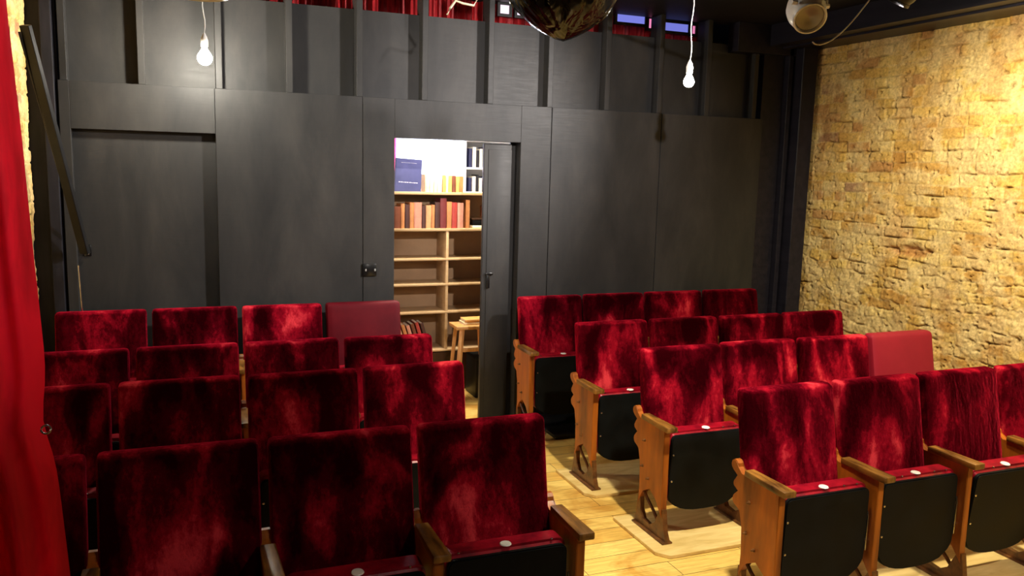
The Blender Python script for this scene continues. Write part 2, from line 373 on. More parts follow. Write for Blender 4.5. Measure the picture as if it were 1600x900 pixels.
# sliding door in its pocket
t = thing('sliding_door', 'black sliding door half open in the lit doorway', 'door', (1.985, YW + 0.068, 0))
bm = B(); box(bm, 0, 0.205, 0, 0.036, 0.012, 2.03, 0.002); box(bm, 0.03, 0.205, -0.006, 0.0, 0.03, 1.99, 0.002); obj('door_panel', bm, M['wall'], t)
bm = B(); box(bm, 0.028, 0.052, -0.022, -0.005, 1.0, 1.10, 0.003); box(bm, 0.02, 0.075, -0.028, -0.012, 1.095, 1.112, 0.003); obj('door_handle', bm, M['black_plastic'], t)
bm = B(); box(bm, 1.33, 2.9, YW + 0.115, YW + 0.13, 2.06, 2.14); box(bm, 2.195, 2.25, YW + 0.105, YW + 0.125, 0, 2.05); struct('trim_23', bm, M['wall'], 'door track over the doorway and added dark strip blocking the door gap', 'trim')  # upright dark strip added to stop shop light showing beside the door

# ------------------------------------------------------------ space above the wall: red cloth and small windows
M['red_cloth'] = noisy('red_drape', (0.25, 0.004, 0.008), (0.6, 0.015, 0.02), 8, 0.6, (8, 1, 1), 0.1)
bm = B(); N = 300; rows_ = []
for k in range(N + 1):
    x = 0.3 + 3.6 * k / N; y = 5.80 + 0.022 * math.sin(k * 0.55) + 0.012 * math.sin(k * 1.7)
    rows_.append((bm.verts.new((x, y, 2.75)), bm.verts.new((x, y, 3.03))))
for a, b_ in zip(rows_, rows_[1:]): bm.faces.new((a[0], b_[0], b_[1], a[1]))
bmesh.ops.solidify(bm, geom=bm.faces[:], thickness=0.006)
tag(obj('red_drape', bm, M['red_cloth']), 'folded red drape hanging behind the top of the black wall', 'drape')
def strip_window(i, x0, x1, z0, z1, col, s, lab):
    t = bpy.data.objects.new('window_%d' % i, None); C.objects.link(t); t.location = ((x0 + x1) / 2, 5.74, z0); t['kind'] = 'structure'; t['label'] = lab; t['category'] = 'window'
    bm = B(); w = (x1 - x0) / 2; h = z1 - z0
    box(bm, -w - .02, w + .02, -.015, .015, -.02, 0); box(bm, -w - .02, w + .02, -.015, .015, h, h + .02); box(bm, -w - .02, -w, -.015, .015, 0, h); box(bm, w, w + .02, -.015, .015, 0, h)
    obj('window_frame', bm, M['black_metal'], t)
    bm = B(); box(bm, -w, w, -.004, .004, 0, h); obj('window_pane', bm, emit('lit_pane_%d' % i, col, s), t)
strip_window(2, 3.07, 3.31, 2.975, 3.03, (0.20, 0.22, 0.75), 1.0, 'blue lit strip window right of the shiny bag')
strip_window(3, 3.345, 3.375, 2.95, 3.02, (0.9, 0.25, 0.5), 1.0, 'small pink lit pane beside the blue strip')
strip_window(4, 3.49, 3.70, 2.945, 3.005, (0.20, 0.22, 0.75), 0.9, 'blue lit strip window behind the right bulb cord')
strip_window(5, 3.735, 3.765, 2.94, 3.0, (0.9, 0.25, 0.5), 0.9, 'small pink lit pane behind the right bulb cord')
strip_window(6, 2.13, 2.2, 2.95, 3.01, (0.95, 0.75, 0.9), 1.4, 'white lit pane left of the shiny bag')
strip_window(7, 2.26, 2.33, 2.95, 3.01, (0.9, 0.8, 0.95), 1.4, 'white lit pane next to the shiny bag')
lamp('loft_light', 'AREA', (1.9, 5.70, 3.3), 1.6, (1.0, 0.5, 0.4), 2.6, (1.9, 5.8, 2.5), sy=0.1)

# ------------------------------------------------------------ step under the rear right rows
bm = B(); box(bm, 2.36, 4.5, 5.04, YW - 0.002, 0, 0.025, 0.002); box(bm, 2.34, 4.5, 5.02, YW - 0.002, 0.025, 0.04, 0.004)
tag(obj('low_step', bm, M['black_metal']), 'low black step under the rearmost right row of seats', 'step')
bm = B(); box(bm, -0.7, 1.26, 5.04, YW - 0.002, 0, 0.04, 0.004)
tag(obj('low_step', bm, M['black_metal']), 'low black step under the rearmost left row of seats', 'step')
def ply(x0, x1, y0, y1, lab):
    bm = B(); poly = [(x0, y1), (x0 + 0.0, y0 + 0.06), (x0 + 0.05, y0), (x1, y0), (x1, y1)]
    vs, fs = prism(bm, poly, 'z', 0.001, 0.019)
    bmesh.ops.bevel(bm, geom=[e for e in bm.edges], offset=0.002, segments=1, affect='EDGES')
    tag(obj('plywood_base', bm, M['ply'], None, False), lab, 'plywood board', 'plywood boards under the right rows')
ply(2.10, 4.45, 4.02, 4.47, 'pale plywood board under the third right row from the front')
ply(2.10, 4.45, 3.235, 3.73, 'pale plywood board under the second right row from the front')
ply(2.16, 4.45, 2.40, 2.88, 'pale plywood board under the front right row')
ply(-0.72, 1.36, 2.34, 2.8, 'pale plywood board under the front left row')

# ------------------------------------------------------------ tip-up seats
P = 0.52
def pillow(bm, x0, x1, zt, zb, depth, bulge, lean, cr=0.03, yf=0.0):
    """upholstered back: rounded rectangle outline, domed front, leaning back; front faces -y"""
    nx, nz = 18, 18; w = x1 - x0; h = zt - zb
    def outline(u, v):           # square -> rounded rect
        return u, v
    g = {}
    for i in range(nx + 1):
        for k in range(nz + 1):
            u = -1 + 2 * i / nx; v = -1 + 2 * k / nz
            a = math.copysign(1 - (1 - abs(u)) ** 1.6, u); c = math.copysign(1 - (1 - abs(v)) ** 1.6, v)
            x = a * w / 2; z = c * h / 2
            # pull corners in
            dx = max(0, abs(x) - (w / 2 - cr)); dz = max(0, abs(z) - (h / 2 - cr)); L = math.hypot(dx, dz)
            if dx > 0 and dz > 0:
                f = max(dx, dz) / L; dx *= f; dz *= f
                x = math.copysign(w / 2 - cr + dx, x); z = math.copysign(h / 2 - cr + dz, z)
            e = min(w / 2 - abs(x), h / 2 - abs(z)); e = max(e, 0)
            if dx > 0 and dz > 0: e = cr - math.hypot(dx, dz)
            e = max(e, 0); edge = 0.022
            rim = 1 - math.sqrt(max(0, 1 - (1 - min(e / edge, 1)) ** 2))
            dome = bulge * (1 - (x / (w / 2)) ** 2) * (1 - (z / (h / 2)) ** 2)
            zz = (zt + zb) / 2 + z
            g[i, k] = bm.verts.new(((x0 + x1) / 2 + x, yf + rim * 0.02 - dome + (zz - zt) * lean, zz))
    for i in range(nx):
        for k in range(nz): bm.faces.new((g[i, k], g[i + 1, k], g[i + 1, k + 1], g[i, k + 1]))
    loop = [g[i, 0] for i in range(nx)] + [g[nx, k] for k in range(nz)] + [g[i, nz] for i in range(nx, 0, -1)] + [g[0, k] for k in range(nz, 0, -1)]
    back = [bm.verts.new((v.co.x, v.co.y + depth, v.co.z)) for v in loop]
    n = len(loop)
    for k in range(n): bm.faces.new((loop[k], back[k], back[(k + 1) % n], loop[(k + 1) % n]))
    bm.faces.new(back)
def rrect_arc(x0, x1, zt, zb, cr, arc):
    p = []
    for k in range(5): a = PI / 2 + k * PI / 8; p.append((x0 + cr + cr * math.cos(a), zt - cr + cr * math.sin(a)))
    p.append((x0 + 0.001, zb + arc + 0.05))
    n = 14
    for k in range(n + 1):
        a = PI + k * PI / n; c = math.cos(a); s = math.sin(a)
        x = (x0 + x1) / 2 + math.copysign(abs(c) ** 0.8, c) * ((x1 - x0) / 2 - 0.004); z = zb + arc + s * arc
        p.append((x, z))
    p.append((x1 - 0.002, zb + arc + 0.05))
    for k in range(5): a = k * PI / 8; p.append((x1 - cr + cr * math.cos(a), zt - cr + cr * math.sin(a)))
    return p
ZTOP, ZARM, ZSEAT, ZBOT = 0.92, 0.602, 0.553, 0.135
LEAN = 0.19
def seat_meshes():
    out = {}
    bm = B(); pillow(bm, 0.015, 0.505, ZTOP, 0.44, 0.035, 0.014, LEAN, cr=0.020); out['backrest'] = bm
    bm = B(); vs = box(bm, 0.022, 0.498, 0.030, 0.046, 0.42, ZTOP - 0.012, 0.005)
    for v in bm.verts: v.co.y += (v.co.z - ZTOP) * LEAN
    out['back_panel'] = bm
    # tipped seat cushion between the board and the backrest
    bm = B(); poly = rrect_arc(0.037, 0.483, ZSEAT, ZBOT, 0.03, 0.085)
    vs, fs = prism(bm, poly, 'y', -0.262, -0.165)
    es = [e for e in bm.edges if abs(e.verts[0].co.y - e.verts[1].co.y) < 1e-6]
    bmesh.ops.bevel(bm, geom=es, offset=0.016, segments=3, affect='EDGES'); out['seat'] = bm
    bm = B(); poly = rrect_arc(0.040, 0.480, ZSEAT - 0.014, ZBOT - 0.006, 0.028, 0.09)
    vs, fs = prism(bm, poly, 'y', -0.276, -0.258)
    es = [e for e in bm.edges if abs(e.verts[0].co.y + 0.276) < 1e-6 and abs(e.verts[1].co.y + 0.276) < 1e-6]
    bmesh.ops.bevel(bm, geom=es, offset=0.005, segments=2, affect='EDGES'); out['bottom_board'] = bm
    bm = B(); lathe(bm, [(0.0, 0.0), (0.019, 0.0), (0.021, 0.002), (0.019, 0.005), (0.0, 0.006)], 20, Matrix.Translation((0.26, -0.236, ZSEAT - 0.001))); out['number_disc'] = bm
    # side frame: wooden upper body with scalloped back edge, iron foot
    bm = B()
    body = [(-0.300, 0.575), (-0.300, 0.20), (-0.306, 0.12), (-0.250, 0.20), (-0.185, 0.235), (-0.120, 0.20), (-0.075, 0.12), (-0.088, 0.22), (-0.078, 0.34), (-0.060, 0.41)]
    # scalloped ears along the rear edge
    def ear(cy, cz, r, a0, a1, n=7): return [(cy + r * math.cos(math.radians(a0 + (a1 - a0) * k / n)), cz + r * math.sin(math.radians(a0 + (a1 - a0) * k / n))) for k in range(n + 1)]
    body += ear(-0.030, 0.448, 0.028, -110, 80) + [(-0.044, 0.493)] + ear(-0.022, 0.518, 0.020, -110, 80) + [(-0.034, 0.560)] + ear(-0.004, 0.598, 0.024, -80, 190) + [(-0.058, 0.572)]
    vs, fs = prism(bm, body, 'x', -0.017, 0.017); bmesh.ops.bevel(bm, geom=[e for e in bm.edges if abs(e.verts[0].co.x - e.verts[1].co.x) < 1e-6], offset=0.003, segments=2, affect='EDGES')
    out['side_frame'] = bm
    bm = B()
    foot = [(-0.312, 0.165), (-0.330, 0.06), (-0.350, 0.022), (-0.350, 0.0), (-0.045, 0.0), (-0.045, 0.022), (-0.062, 0.06), (-0.068, 0.165), (-0.092, 0.165), (-0.098, 0.09), (-0.125, 0.045), (-0.19, 0.038), (-0.245, 0.075), (-0.288, 0.165)]
    prism(bm, foot, 'x', -0.013, 0.013)
    tube(bm, [(0, -0.28, 0.06), (0, -0.21, 0.12), (0, -0.14, 0.165), (0, -0.10, 0.20)], 0.009, 6)
    box(bm, -0.03, 0.03, -0.352, -0.043, 0.0, 0.010, 0.003)
    out['foot'] = bm
    bm = B(); box(bm, -0.031, 0.031, -0.345, -0.082, ZARM - 0.028, ZARM, 0.006, 2)
    for v in bm.verts:
        if v.co.y > -0.12: v.co.x *= 0.8
    out['armrest'] = bm
    return out
def bolt_bm(y, z, side=-1, x=0.017):
    bm = B(); lathe(bm, [(0.0, 0), (0.008, 0), (0.008, 0.005), (0.004, 0.008), (0.004, 0.016), (0, 0.017)], 10, Matrix.Translation((side * x, y, z)) @ Matrix.Rotation(side * PI / 2, 4, 'Y')); return bm
MESH = {}
def mk(key, bm, m):
    bmesh.ops.recalc_face_normals(bm, faces=bm.faces)
    me = bpy.data.meshes.new(key); bm.to_mesh(me); bm.free(); me.materials.append(m)
    me.polygons.foreach_set('use_smooth', [True] * len(me.polygons)); me.set_sharp_from_angle(angle=math.radians(38)); MESH[key] = me
for k, bmm in seat_meshes().items():
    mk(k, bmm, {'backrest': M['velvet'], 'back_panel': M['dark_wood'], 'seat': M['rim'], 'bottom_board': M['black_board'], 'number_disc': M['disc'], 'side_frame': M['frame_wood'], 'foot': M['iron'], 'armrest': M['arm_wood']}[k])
for i, (y, z) in enumerate([(-0.12, 0.47), (-0.11, 0.33), (-0.17, 0.28)]): mk('bolt%d' % i, bolt_bm(y, z), M['iron'])
for i, (x, z) in enumerate([(0.052, 0.44), (0.052, 0.30)]):
    bm = B(); lathe(bm, [(0, 0), (0.006, 0), (0.005, 0.003), (0, 0.004)], 10, Matrix.Translation((x, -0.275, z)) @ Matrix.Rotation(PI / 2, 4, 'X')); mk('stud%d' % i, bm, M['steel'])
bm = B(); tube(bm, [(0.017, -0.20, 0.30), (0.503, -0.20, 0.30)], 0.007, 8); mk('hinge_rod', bm, M['steel'])
bm = B(); tube(bm, [(0.493, -0.262, 0.425), (0.493, -0.268, 0.40), (0.493, -0.266, 0.25), (0.493, -0.235, 0.22)], 0.005, 8); tube(bm, [(0.480, -0.262, 0.295), (0.503, -0.262, 0.295)], 0.009, 10); mk('hinge_bracket', bm, M['steel'])
for i, x in enumerate((0.085, 0.17, 0.36, 0.43)):
    bm = B(); lathe(bm, [(0, 0), (0.005, 0), (0.004, 0.003), (0, 0.004)], 10, Matrix.Translation((x, -0.247, ZSEAT - 0.002))); mk('tack%d' % i, bm, M['steel'])
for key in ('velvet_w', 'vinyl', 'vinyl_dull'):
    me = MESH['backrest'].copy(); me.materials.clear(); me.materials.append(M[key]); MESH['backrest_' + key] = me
def inst(name, me, parent):
    o = bpy.data.objects.new(name, me); C.objects.link(o); o.parent = parent; return o
def frame(t, x, zoff=0.0):
    e = inst('side_frame', MESH['side_frame'], t); e.location = (x, 0, 0)
    for i in range(3): inst('bolt', MESH['bolt%d' % i], e)
    f = inst('foot', MESH['foot'], t); f.location = (x, 0, 0)
    a = inst('armrest', MESH['armrest'], t); a.location = (x, 0, 0)
def theatre_seat(x, y, z, label, group, cover='', last=False, tip=0.0, lean=0.0):
    t = thing('theatre_seat', label, 'seat', (x, y, z), 0, group)
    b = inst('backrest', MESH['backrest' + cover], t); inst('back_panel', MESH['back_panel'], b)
    if lean:
        b.rotation_euler.x = math.radians(lean)
    s = inst('seat', MESH['seat'], t); inst('bottom_board', MESH['bottom_board'], s); inst('number_disc', MESH['number_disc'], s)
    inst('stud', MESH['stud0'], s); inst('stud', MESH['stud1'], s)
    for i in range(4):
        if random.random() < 0.6: inst('tack', MESH['tack%d' % i], s)
    if tip:
        a = math.radians(tip); piv = Vector((0, -0.19, 0.20)); Rm = Matrix.Rotation(a, 4, 'X')
        s.location = piv - Rm @ piv; s.rotation_euler.x = a
    inst('hinge_rod', MESH['hinge_rod'], t); inst('hinge_bracket', MESH['hinge_bracket'], t)
    frame(t, 0.0)
    if last: frame(t, P)
    return t
rowname = ['front', 'second', 'third', 'rear']
seatpos = {'R': ['aisle seat', 'second seat from the aisle', 'third seat from the aisle', 'seat nearest the brick wall'],
           'L': ['leftmost seat', 'third seat from the aisle', 'second seat from the aisle', 'aisle seat']}
rowsR = [(2.205, 2.844, 0.0), (2.200, 3.695, 0.019), (2.185, 4.437, 0.019), (2.167, 5.345, 0.04)]
rowsL = [(1.264, 2.76, 0.0), (1.263, 3.733, 0.0), (1.298, 4.43, 0.0), (1.345, 5.36, 0.04)]
look = {('R', 0, 0): '_velvet_w', ('R', 0, 2): '_velvet_w', ('R', 1, 3): '_vinyl', ('L', 3, 3): '_vinyl_dull'}
words = {'': 'crimson velvet', '_velvet_w': 'creased crimson velvet', '_vinyl': 'smooth plain red', '_vinyl_dull': 'dull plain red'}
for sd, rows_ in (('R', rowsR), ('L', rowsL)):
    for r, (x0, y, z) in enumerate(rows_):
        if r == 0: z = 0.019 if sd == 'R' else 0.019
        for k in range(4):
            x = x0 + k * P if sd == 'R' else x0 - (4 - k) * P
            cov = look.get((sd, r, k), '')
            side = 'right' if sd == 'R' else 'left'
            lab = '%s tip-up theatre seat, %s in the %s %s row' % (words[cov], seatpos[sd][k], rowname[r], side)
            tip = {('L', 0, 2): 5.0, ('R', 0, 2): 5, ('L', 0, 1): 1.5, ('R', 0, 0): 1, ('R', 1, 0): 2}.get((sd, r, k), 0.0)
            theatre_seat(x, y, z - (0.0 if r == 3 else 0.0), lab, 'tip-up theatre seats in rows', cov, k == 3, tip, random.uniform(-0.7, 0.7))

# ------------------------------------------------------------ red curtain at the left, close to the camera
def curtain():
    m, n, l, b = mat('bright_red_velvet', (0.7, 0.004, 0.012), 0.6)
    v = coords(n, l, (1, 1, 0.3)); f = noise(n, l, v, 9, 4, 0.6, 0.5)
    l.new(ramp(n, l, f, [(0.35, (0.5, 0.002, 0.012)), (0.6, (0.82, 0.006, 0.03))]), b.inputs['Base Color'])
    b.inputs['Sheen Weight'].default_value = 0.5; b.inputs['Sheen Tint'].default_value = (1, 0.05, 0.08, 1); b.inputs['Specular IOR Level'].default_value = 0.2
    bm = B(); nu, nv = 150, 80; g = {}
    for j in range(nv + 1):
        z = 0.03 + 2.97 * j / nv
        xe = float(np.interp(z, [0, 1.017, 1.33, 1.472, 1.673, 1.912, 2.118, 3.0], [-0.19, -0.249, -0.268, -0.273, -0.282, -0.291, -0.302, -0.33]))
        pinch = math.exp(-((z - 1.33) / 0.07) ** 2)
        for i in range(nu + 1):
            u = i / nu
            amp = 0.032 * (0.5 + 0.5 * min(1, (3.0 - z))) * min(1, 5 * (1 - u) + 0.12)
            ph = u * 26 + 0.8 * math.sin(z * 1.3)
            y = 1.82 + amp * math.sin(ph) + 0.012 * math.sin(ph * 2.3 + z * 2)
            x = -0.76 + (xe + 0.76 - 0.012 * pinch) * u + 0.008 * math.sin(z * 3 + u * 9) * (1 - u) 
            y += 0.04 * max(0, (u - 0.88) / 0.12) ** 2
            y += -0.02 * pinch * math.exp(-((u - 0.93) / 0.08) ** 2)
            g[i, j] = bm.verts.new((x, y, z))
    for i in range(nu):
        for j in range(nv): bm.faces.new((g[i, j], g[i + 1, j], g[i + 1, j + 1], g[i, j + 1]))
    bmesh.ops.solidify(bm, geom=bm.faces[:], thickness=0.005)
    t = thing('curtain', 'bright red velvet curtain hanging at the left edge near the camera', 'curtain', (0, 0, 0))
    obj('curtain_cloth', bm, m, t)
    bm = B(); c = Vector((-0.266, 1.795, 1.33))
    tube(bm, [c + Vector((0.0085 * math.cos(a), 0.003 * math.sin(a), 0.0075 * math.sin(a))) for a in [k * PI / 8 for k in range(16)]], 0.0022, 6, True)
    obj('ring', bm, M['steel'], t)
curtain()

# ------------------------------------------------------------ diagonal brace, thin rod, hook, socket at the back wall
def bar(bm, a, b_, w, d):
    a = Vector(a); b_ = Vector(b_); t = (b_ - a); L = t.length
    vs = box(bm, -w / 2, w / 2, -d / 2, d / 2, 0, L, 0.003, 1)
    q = t.to_track_quat('Z', 'Y').to_matrix().to_4x4(); bmesh.ops.transform(bm, matrix=Matrix.Translation(a) @ q, verts=vs)
t = thing('diagonal_brace', 'black steel strut slanting down from the left brick wall to the back wall', 'brace', (-0.55, 5.43, 1.3))
bm = B(); bar(bm, (-0.195, -0.33, 1.235), (0, 0, 0), 0.055, 0.03); obj('strut', bm, M['black_metal'], t)
bm = B(); bar(bm, (-0.225, -0.33, 1.20), (-0.04, 0.03, 0.10), 0.012, 0.012); obj('rod', bm, M['black_metal'], t)
t = thing('wall_hook', 'small dark hook with a bright screw on the recessed panel at left', 'hook', (-0.55, YW + 0.055, 1.30))
bm = B(); box(bm, -0.02, 0.02, -0.006, 0, -0.03, 0.04, 0.002); tube(bm, [(0, -0.004, 0.02), (0, -0.03, 0.015), (0, -0.034, -0.005), (0, -0.02, -0.012)], 0.004, 8); obj('bracket', bm, M['black_plastic'], t)
bm = B(); lathe(bm, [(0, 0), (0.007, 0), (0.004, 0.004), (0, 0.005)], 10, Matrix.Translation((0, -0.006, -0.018)) @ Matrix.Rotation(PI / 2, 4, 'X')); obj('screw', bm, M['steel'], t)
bm = B(); tube(bm, [(-0.585, 5.40, 1.235), (-0.578, 5.43, 0.9), (-0.575, 5.45, 0.5), (-0.575, 5.45, 0.04)], 0.005, 8)
tag(obj('metal_rod', bm, M['steel']), 'thin bare metal rod standing below the diagonal strut', 'rod')
t = thing('wall_socket', 'small black double socket on the boarding left of the doorway', 'socket', (1.152, YW, 1.157))
bm = B(); box(bm, -0.048, 0.048, -0.012, 0, -0.042, 0.042, 0.004); obj('socket_plate', bm, M['black_plastic'], t)
for sx in (-0.026, 0.036):
    bm = B(); box(bm, sx - 0.005, sx + 0.005, -0.016, -0.011, -0.008, 0.008, 0.002); obj('switch', bm, mat('grey_plastic', (0.3, 0.3, 0.29), 0.4)[0] if 'gp' not in M else M['gp'], t)

# ------------------------------------------------------------ hanging bulbs
def bulb(x, y, zc, strength, lab, rb=0.031):
    t = thing('pendant_bulb', lab, 'light bulb', (x, y, zc), 0, 'bare bulbs on white flex')
    bm = B(); prof = [(0, -rb)] + [(rb * math.sin(a), -rb * math.cos(a)) for a in [k * PI / 12 for k in range(1, 9)]] + [(0.017, rb * 1.15), (0.0135, rb * 1.45), (0.0135, rb * 1.6)]
    lathe(bm, prof, 24); obj('glass_bulb', bm, emit('bulb_glow', (1.0, 0.93, 0.78), strength), t)
    bm = B(); z = rb * 1.6; lathe(bm, [(0.0135, z - .004), (0.019, z), (0.020, z + 0.035), (0.016, z + 0.05), (0.008, z + 0.066), (0.004, z + 0.075)], 20); obj('lamp_holder', bm, M['white_plastic'], t)
    bm = B(); H = ZC - zc; tube(bm, [(0.006 * math.sin(k * 1.1), 0, z + 0.07 + (H - z - 0.07) * k / 12) for k in range(13)], 0.0026, 8); obj('flex', bm, M['white_plastic'], t)
bulb(0.132, 5.12, 2.432, 1100, 'glaring bare bulb on white flex in front of the left of the back wall', 0.040)
bulb(2.735, 4.2, 2.382, 55, 'bare bulb on long white flex hanging in front of the right of the back wall')

# ------------------------------------------------------------ shiny black bag wrapped round a ceiling fitting
def bag():
    m, n, l, b = mat('crumpled_black_plastic', (0.004, 0.004, 0.004), 0.14, 0, 0.4)
    v = coords(n, l, (1, 1, 0.3)); f = noise(n, l, v, 8, 2, 0.5, 1.5); bump(n, l, b, f, 0.6, 0.03)
    bm = B(); N, K = 96, 40; rings = []
    for k in range(K + 1):
        tt = k / K
        for_r = []
        z = 2.318 + 0.34 * tt
        r0 = 0.185 * (math.sin(min(tt * 1.9, 1) * PI / 2) ** 0.75) * (1 - 0.55 * max(0, tt - 0.62) / 0.38)
        for i in range(N):
            a = 2 * PI * i / N
            w = 0.013 * abs(math.sin(a * 7 + 2 * math.sin(a * 3 + tt * 5))) * min(1, tt * 4) + 0.008 * math.sin(a * 17 + 4 * tt + math.sin(a * 5) * 2) * min(1, tt * 3) * (0.35 + tt) + 0.006 * math.sin(a * 31 + 9 * tt)*tt
            r = max(r0 + w, 0.001); for_r.append(bm.verts.new((r * math.cos(a), r * math.sin(a), z + 0.02 * math.cos(a) * tt)))
        rings.append(for_r)
    for A, Bq in zip(rings, rings[1:]):
        for i in range(N): bm.faces.new((A[i], A[(i + 1) % N], Bq[(i + 1) % N], Bq[i]))
    bm.faces.new(rings[0][::-1]); bm.faces.new(rings[-1])
    for v in bm.verts: v.co += Vector((0, 0, 0))
    t = thing('wrapped_ceiling_fitting', 'shiny crumpled black plastic bag wrapped round a ceiling fitting', 'bag', (1.285, 2.8, 0))
    obj('plastic_wrap', bm, m, t)
    bm = B(); tube(bm, [(0, 0, 2.64), (0, 0, ZC)], 0.02, 12); obj('pipe', bm, M['black_metal'], t)
bag()

# ------------------------------------------------------------ stage lanterns, pipes and cables
def lantern(x, y, z, lab, m_body, rot, lit=None):
    t = thing('stage_lantern', lab, 'stage light', (x, y, z), 0)
    Rm = rot
    bm = B(); lathe(bm, [(0.03, 0.175), (0.06, 0.168), (0.088, 0.14), (0.102, 0.10), (0.104, 0.06), (0.096, 0.02), (0.086, 0.0), (0.09, -0.005), (0.09, -0.02), (0.082, -0.022), (0.078, -0.015), (0.074, 0.01), (0.074, 0.06), (0.06, 0.07), (0.0, 0.075)], 32, Rm); obj('can', bm, m_body, t)
    bm = B(); lathe(bm, [(0.0, 0.002), (0.04, -0.004), (0.073, -0.006), (0.073, 0.0), (0, 0.008)], 32, Rm)
    obj('lens', bm, lit or mat('dull_glass_lens', (0.22, 0.20, 0.17), 0.15, 0.2)[0], t)
    bm = B(); tube(bm, [(-0.098, 0, 0.05), (-0.098, 0, 0.26), (-0.06, 0, 0.30), (0.06, 0, 0.30), (0.098, 0, 0.26), (0.098, 0, 0.05)], 0.006, 8)
    tube(bm, [(-0.11, 0, 0.06), (-0.08, 0, 0.06)], 0.012, 8); tube(bm, [(0.08, 0, 0.06), (0.11, 0, 0.06)], 0.012, 8); obj('yoke', bm, m_body, t)
    bm = B(); tube(bm, [(0, 0, 0.30), (0, 0, ZC - z - 0.001)], 0.012, 10); obj('hanger', bm, M['black_metal'], t)
    return t
def aim(d): return Vector(d).normalized().to_track_quat('-Z', 'Y').to_matrix().to_4x4()
RL = aim((-0.27, -0.74, -0.66)) @ Matrix.Scale(0.88, 4)
lt = lantern(2.80, 3.3, 2.612, 'white stage lantern with a dull round lens hanging in front of the top right corner', M['white_metal'], RL)
lantern(3.45, 3.42, 2.765, 'glaring lit stage lamp under the ceiling above the brick wall', M['black_metal'], Matrix.Translation((0, 0, 0.02)) @ Matrix.Rotation(math.radians(35), 4, Vector((1, 0.3, 0))) @ Matrix.Scale(0.9, 4), emit('lit_lens', (1.0, 0.97, 0.88), 22))
bm = B(); pts = []
for k in range(25):
    s = k / 24; a = Vector((2.83, 3.30, 2.50)); c = Vector((3.22, 3.3, 2.80)); p = a.lerp(c, s); p.z -= 0.075 * math.sin(PI * s ** 0.75) ; pts.append(p)
pts.append(Vector((3.26, 3.3, 3.02))); tube(bm, pts, 0.0035, 8)
tag(obj('cable', bm, mat('grey_cable', (0.55, 0.52, 0.5), 0.4)[0]), 'pale cable drooping from the white stage lantern to the ceiling', 'cable')
bm = B(); tube(bm, [(XL + 0.03, 3.5, 2.93), (4.28, 3.5, 2.93)], 0.02, 12); tag(obj('lighting_bar', bm, M['black_metal']), 'black lighting bar just under the ceiling', 'pipe')
bm = B(); tube(bm, [(2.3, 4.0, 2.90), (2.72, 3.9, 2.80), (3.2, 3.8, 2.86)], 0.008, 8); tube(bm, [(2.60, 3.93, 2.83), (2.60, 3.93, 3.02)], 0.008, 8); tube(bm, [(3.2, 3.8, 2.86), (3.2, 3.8, 3.02)], 0.006, 8); tube(bm, [(2.3, 4.0, 2.90), (2.3, 4.0, 3.02)], 0.006, 8)
tag(obj('ceiling_rail', bm, M['iron']), 'thin dark metal rail left of the white stage lantern', 'rail')
# white fitting above the left bulb and a loop of bare wire
t = thing('shade_rim', 'white rim of a lampshade just above the left bulb at the frame top', 'lampshade', (0.09, 4.3, 2.625))
bm = B(); lathe(bm, [(0.135, 0.004), (0.14, 0.0), (0.135, -0.004), (0.02, 0.06), (0.02, 0.075), (0.13, 0.02)], 32); obj('shade', bm, M['white_plastic'], t)
bm = B(); tube(bm, [(0, 0, 0.07), (0, 0, ZC - 2.625 - 0.001)], 0.004, 8); obj('flex', bm, M['black_plastic'], t)
bm = B(); cx, cy, cz = 1.42, 4.3, 2.74
tube(bm, [(cx - 0.115, cy, cz - 0.095), (cx - 0.10, cy, cz - 0.06), (cx - 0.07, cy, cz - 0.02), (cx - 0.03, cy, cz - 0.03), (cx + 0.03, cy, cz - 0.035), (cx + 0.05, cy, cz + 0.0), (cx + 0.01, cy, cz + 0.05), (cx + 0.0, cy, cz + 0.19)], 0.006, 8)
tag(obj('wire_loop', bm, mat('cream_wire', (0.7, 0.6, 0.42), 0.5)[0]), 'loop of stiff cream wire hanging from the ceiling before the red drape', 'wire')

# ------------------------------------------------------------ the book room behind the doorway
M['shop_wall'] = noisy('white_plaster', (0.75, 0.75, 0.78), (0.82, 0.82, 0.85), 4, 0.7, bumps=0.05, rnd=False)
bm = B(); box(bm, 0.3, 3.6, 8.3, 8.4, 0, 2.7); struct('wall_shop', bm, M['shop_wall'], 'far wall of the book room', 'wall')
bm = B(); box(bm, 0.2, 0.3, YW + T, 8.4, 0, 2.7); struct('wall_shop_left', bm, M['shop_wall'], 'left wall of the book room', 'wall')
bm = B(); box(bm, 3.6, 3.7, YW + T, 8.4, 0, 2.7); struct('wall_shop_right', bm, M['shop_wall'], 'right wall of the book room', 'wall')
bm = B(); box(bm, XL - 0.2, XR + 0.2, 6.0, 6.05, 2.6, 3.5); box(bm, XL - 0.2, XR + 0.2, YW + 0.16, 6.0, 3.4, 3.45); struct('wall_loft', bm, M['ceiling'], 'dark wall behind the top of the stud wall', 'wall')
bm = B(); box(bm, 0.2, 3.7, YW + T + 0.03, 8.4, 2.70, 2.74); struct('ceiling_shop', bm, M['shop_wall'], 'white ceiling of the book room', 'ceiling')
w = bpy.data.objects.new('window_1', None); C.objects.link(w); w.location = (2.25, 8.28, 1.3); w['kind'] = 'structure'; w['label'] = 'bright white window at the back of the book room'; w['category'] = 'window'
bm = B(); box(bm, -0.55, 0.55, 0.0, 0.01, 0, 1.2); obj('window_pane', bm, emit('daylight_pane', (0.85, 0.9, 1.0), 5.5), w)
bm = B()
for x in (-0.57, 0.55, 0.28): box(bm, x, x + 0.025, -0.03, 0.012, -0.02, 1.22, 0.003)
for z in (-0.03, 1.2): box(bm, -0.57, 0.575, -0.03, 0.012, z, z + 0.03, 0.003)
